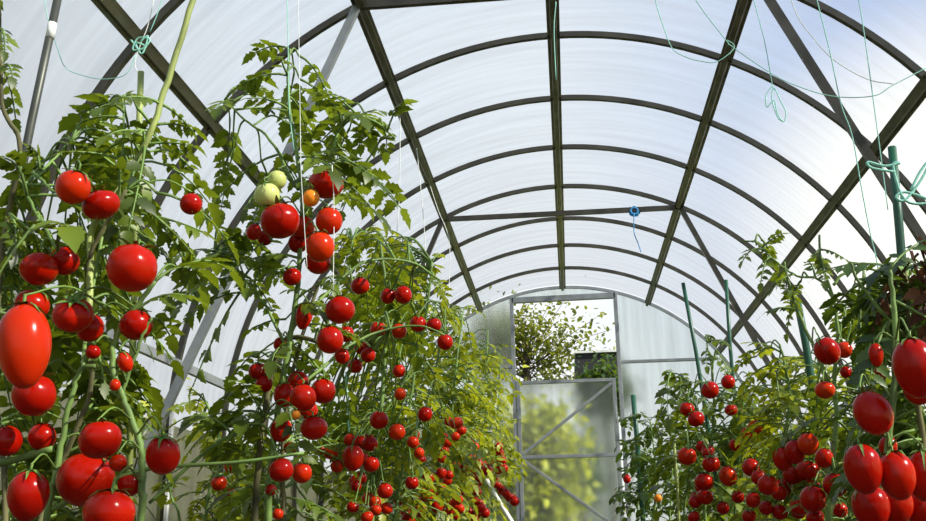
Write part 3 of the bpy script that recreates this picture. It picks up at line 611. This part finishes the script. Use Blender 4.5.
plant('tomato_plant', 'dark tomato plant right of the door, one red fruit near the path', 4.6, (655, 521),
  [([(655, 521), (656, 480), (654, 450), (650, 420)], .006, .003, None, 1), ([(670, 521, .1), (672, 470, .1), (670, 430, .1)], .005, .003, None, 1)],
  [(630, 410, 690, 465, -.2, .4, 36, .17), (625, 455, 690, 521, -.2, .4, 50, .17)],
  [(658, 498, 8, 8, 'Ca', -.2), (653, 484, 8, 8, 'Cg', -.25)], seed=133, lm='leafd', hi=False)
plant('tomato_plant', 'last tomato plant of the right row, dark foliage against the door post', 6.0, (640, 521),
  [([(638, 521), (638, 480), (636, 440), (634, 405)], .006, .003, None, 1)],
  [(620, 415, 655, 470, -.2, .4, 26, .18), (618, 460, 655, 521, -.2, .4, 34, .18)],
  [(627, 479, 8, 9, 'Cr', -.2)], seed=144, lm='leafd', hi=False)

# ------------------------------------------------------------------ stakes, canes, strings
def stick(name, mat, pts, y, r, label, cat, group=None, r1=None, foot=True, n=8):
    P = [at(p[0], p[1], y+(p[2] if len(p) > 2 else 0)) for p in pts]
    if foot:                                      # carry it on down into the soil
        a, b = P[-2], P[-1]; t = b.z/(a.z-b.z); P.append(b+(b-a)*t)
    m = MB(); m.tube(P, r, r1, n); o = m.build(name, M[mat], smooth=True, origin=P[-1] if foot else P[0]); return tag(o, label, cat, group)
st = stick('plant_stake', 'pole', [(60, -12), (31, 124), (6, 250)], 1.75, .0085, 'slim dark metal stake with a pale band, leaning at the far left', 'stake', 'plant stakes')
P0 = at(52.5, 23, 1.75); P1 = at(50, 38, 1.75); m = MB(); m.tube([P0, P1], .0092, n=8)
b_ = m.build('band', M['white'], smooth=True); b_.parent = st; b_.matrix_parent_inverse = Matrix.Translation(-st.location); b_['label'] = 'worn white band'
stick('plant_stake', 'stake', [(892, 147), (899, 225), (906, 310)], 1.9, .0085, 'thick dark green stake tied to the lower right purlin with teal ribbon', 'stake', 'plant stakes')
stick('plant_stake', 'stake', [(797, 300), (805, 340), (815, 400)], 2.5, .0095, 'short thick green stake under the lower right purlin', 'stake', 'plant stakes')
stick('plant_stake', 'stake', [(683, 283), (696, 352), (710, 440)], 3.2, .0062, 'thin dark stake leaning left beside the round red fruits', 'stake', 'plant stakes')
stick('plant_stake', 'stake', [(726, 280), (730, 345), (737, 425)], 3.3, .0062, 'thin upright green stake just right of the leaning dark stake', 'stake', 'plant stakes')
stick('plant_stake', 'stake', [(633, 395), (637, 440), (640, 480)], 4.9, .012, 'short dark green stake by the door post at the right', 'stake', 'plant stakes')
stick('plant_stake', 'cane', [(674, 442), (677, 480), (679, 521)], 3.0, .004, 'pale bare cane among the right-hand fruits', 'stake', 'plant stakes')
stick('plant_stake', 'white', [(483, 474), (496, 497), (511, 521)], 4.55, .011, 'white cane leaning low in front of the door at the end of the left row', 'stake', 'plant stakes')
stick('plant_stake', 'cane', [(141, 72), (139, 130), (137, 200)], 1.6, .006, 'cut bamboo cane end under the tied purlin knot', 'stake', 'plant stakes')

def twine(pts, y, label, mat='teal', r=.0014, group='garden twine'):
    P = smoothline([at(p[0], p[1], y+(p[2] if len(p) > 2 else 0)) for p in pts], 5)
    if pts[0][1] < 0 and P[0].z < arch_z(P[0].x):    # runs on up to the roof
        P = [Vector((P[0].x*.98, P[0].y+.02, arch_z(P[0].x*.98)-.01))]+P
    m = MB(); m.tube(P, r, n=5); o = m.build('twine', M[mat], smooth=True, origin=P[0]); return tag(o, label, 'twine', group)
twine([(690, -12), (699, 5), (725, 39), (734, 48), (766, 70), (790, 83), (831, 96), (873, 96), (893, 85), (930, 66)], 2.6, 'teal twine sagging across the upper right roof')
twine([(655, -10), (656, 3), (663, 25), (672, 48), (686, 57), (700, 61), (716, 62), (731, 52), (734, 45), (727, 40)], 2.7, 'teal twine looped round the upper right purlin')
twine([(751, -10), (764, 39), (772, 83), (775, 90)], 2.9, 'single teal twine hanging down to a loose bow')
twine([(773, 85), (766, 95), (767, 107), (774, 100), (777, 112), (783, 122), (786, 113), (781, 102), (774, 88), (772, 100), (778, 118), (783, 121)], 2.9, 'loose teal bow dangling in front of the roof', r=.0018)
twine([(815, -12), (817, 0), (830, 52), (841, 104), (852, 135), (861, 185), (870, 232), (877, 262), (882, 300)], 2.3, 'long teal twine running down to the right-hand plants')
twine([(857, -12), (865, 39), (871, 83), (878, 135), (882, 165), (888, 210)], 2.5, 'straight teal twine nearest the right edge')
twine([(788, -10), (797, 15), (810, 34), (834, 60), (867, 79), (893, 84)], 2.7, 'slack white twine across the upper right roof', 'wtwine')
twine([(911, 190), (920, 172), (930, 160), (922, 178), (905, 200), (896, 197), (905, 192), (925, 198), (930, 203), (905, 200), (893, 166), (900, 163), (885, 166), (868, 162), (872, 168), (895, 172)], 1.86, 'teal ribbon bow tied round the dark green stake', r=.0028)
twine([(156, -10), (148, 25), (141, 43), (135, 62), (137, 72)], 2.68, 'pale twine through the purlin knot in the upper left', 'wtwine')
twine([(131, 40), (140, 50), (150, 40), (138, 38), (133, 50), (146, 47), (136, 43), (142, 54), (148, 36), (140, 42)], 2.66, 'knot of pale twine on the lower left purlin', 'teal', .0028)
twine([(45, -10), (47, 15), (58, 50), (66, 68), (85, 76), (105, 79), (126, 74), (136, 55)], 2.6, 'slack pale twine swinging out left from the purlin knot', 'teal')
twine([(165, -10), (158, 12), (150, 32)], 2.62, 'teal twine end rising from the purlin knot')
twine([(287, -10), (288, 40), (289, 105), (294, 150)], 1.6, 'teal twine holding the top of the hanging-cluster plant', 'teal', .0008)
twine([(298, -10), (300, 110), (301, 170), (304, 220), (307, 268)], 1.50, 'pale twine passing in front of the hanging red cluster', 'wtwine', .0006)
twine([(332, 165), (334, 210), (333, 290)], 1.55, 'pale twine at the right side of the hanging cluster', 'wtwine', .0008)
twine([(400, 109), (400, 150), (399, 202), (396, 248), (396, 300)], 4.41, 'white twine dropping past the left tie bar end', 'wtwine', .002)
twine([(416, 141), (423, 213), (425, 250), (426, 330)], 4.83, 'white twine second from the upper left purlin', 'wtwine', .002)
twine([(429, 182), (438, 210), (449, 240), (449, 290), (448, 350)], 5.40, 'white twine third from the upper left purlin', 'wtwine', .002)
twine([(346, 372), (347, 400), (349, 432)], 2.0, 'bright teal twine among the left tomatoes', 'teal', .002)
twine([(556, 2), (554, 30), (556, 80)], 3.6, 'teal twine hanging along the ridge purlin', 'teal', .002)
twine([(634, 213), (634, 232), (638, 243), (641, 252)], 6.0, 'blue string end hanging below the blue rag', 'blue', .003)
# blue rag on the far tie bar
m = MB(); rb = random.Random(3); c = at(634, 212, yk(4)-.03)
for i in range(7):
    a = rb.uniform(0, 6.28); d_ = Vector((math.cos(a)*.034, rb.uniform(-.02, .02), math.sin(a)*.030))
    s_ = Vector((-d_.z, .012, d_.x))*.5
    m.add([c-s_*.4, c+s_*.4, c+d_+s_, c+d_*1.25, c+d_-s_], [(0, 1, 2, 3, 4)])
for i in range(3): m.tube([c+Vector((.022*math.cos(t)*(1+.1*i), (-.022+.016*i), .022*math.sin(t))) for t in [2*math.pi*j/14 for j in range(15)]], .006, n=6)
tag(m.build('rag', M['blue'], origin=c), 'small blue rag knotted round the far tie bar', 'rag')

# ------------------------------------------------------------------ outside the door
def bush(name, label, c, rad, nleaf, size, mat, seed, cat, trunk=None, sparse=False, lean=(0, 0)):
    rnd = random.Random(seed); root = empty(name, (c[0], c[1], 0), label, cat); f = MB(); t = MB()
    C0 = Vector((c[0], c[1], c[2]))
    if trunk: t.tube(smoothline([Vector((c[0], c[1], -.05)), Vector((c[0]+.05, c[1], c[2]*.4)), C0], 5), trunk, trunk*.5, 8)
    nb = max(6, nleaf//45); tips = []
    for i in range(nb):
        u = Vector((rnd.gauss(0, 1), rnd.gauss(0, 1), rnd.gauss(.25, .8))).normalized(); u = Vector((u.x*rad[0], u.y*rad[1], u.z*rad[2]))*rnd.uniform(.55, 1)
        s0 = C0-Vector((0, 0, rad[2]*rnd.uniform(.2, .6))); e = C0+u+Vector((lean[0], 0, lean[1]))*rnd.random()
        ln = smoothline([s0, s0.lerp(e, .5)+Vector((0, 0, .08)), e], 5); t.tube(ln, .009, .003, 5); tips.append(ln)
    for i in range(nleaf):
        ln = rnd.choice(tips); p = ln[rnd.randrange(4, len(ln))]+Vector((rnd.gauss(0, 1), rnd.gauss(0, 1), rnd.gauss(0, 1)))*size*1.6
        if p.z < .03: p.z = rnd.uniform(.03, .2)
        d_ = Vector((rnd.uniform(-1, 1), rnd.uniform(-1, 1), rnd.uniform(-1, .4))).normalized()
        leaflet(f, p, d_, Vector((rnd.uniform(-1, 1), rnd.uniform(-1, 1), 1)), size*rnd.uniform(.7, 1.3), .62, rnd, False)
    t.build('trunk', M['bark'], root, smooth=True); f.build('foliage', M[mat], root); return root
bush('fruit_tree', 'leafy tree outside, filling the left of the open top of the door', (-.60, 15.6, 3.2), (1.45, .5, 1.0), 2400, .095, 'tree', 7, 'tree', .07)
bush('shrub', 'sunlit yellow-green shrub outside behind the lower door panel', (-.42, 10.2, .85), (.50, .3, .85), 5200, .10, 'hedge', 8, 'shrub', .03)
bush('shrub', 'green shrub outside behind the end wall left of the door', (-1.75, 11.2, .9), (.6, .5, .9), 2000, .09, 'tree', 9, 'shrub', .03)
sh = empty('shed', (1.6, 13.2, 0), 'grey walled shed with a black roof outside, right of the door opening', 'shed')
m = MB(); m.box((.17, 12.5, -.05), (.62, 13.6, 2.0)); m.build('wall', M['shedw'], sh)
m = MB(); m.box((.13, 12.3, 2.0), (.66, 13.8, 2.43)); m.build('roof', M['shedr'], sh)
m = MB(); m.box((.12, 12.27, 2.43), (.67, 13.83, 2.455)); m.build('roof_edge', M['pale'], sh)
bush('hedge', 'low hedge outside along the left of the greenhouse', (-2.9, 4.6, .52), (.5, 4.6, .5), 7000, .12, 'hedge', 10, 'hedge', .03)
bush('hedge', 'tall dark hedge outside beyond the door end', (-1.6, 17.5, 1.0), (3.0, .5, 1.0), 4200, .15, 'tree', 14, 'hedge', .03)
bush('hedge', 'hedge outside right of the shed beyond the end wall', (3.2, 15.5, .9), (2.1, .5, .9), 3200, .15, 'tree', 15, 'hedge', .03)
bush('shrub', 'dark bush growing against the shed front', (.42, 11.6, 1.85), (.26, .12, .36), 1500, .07, 'leafd', 12, 'shrub', .03)
bush('shrub', 'dark narrow shrub between the yellow-green shrub and the shed', (.06, 11.2, .95), (.12, .2, .85), 900, .08, 'leafd', 13, 'shrub', .03)
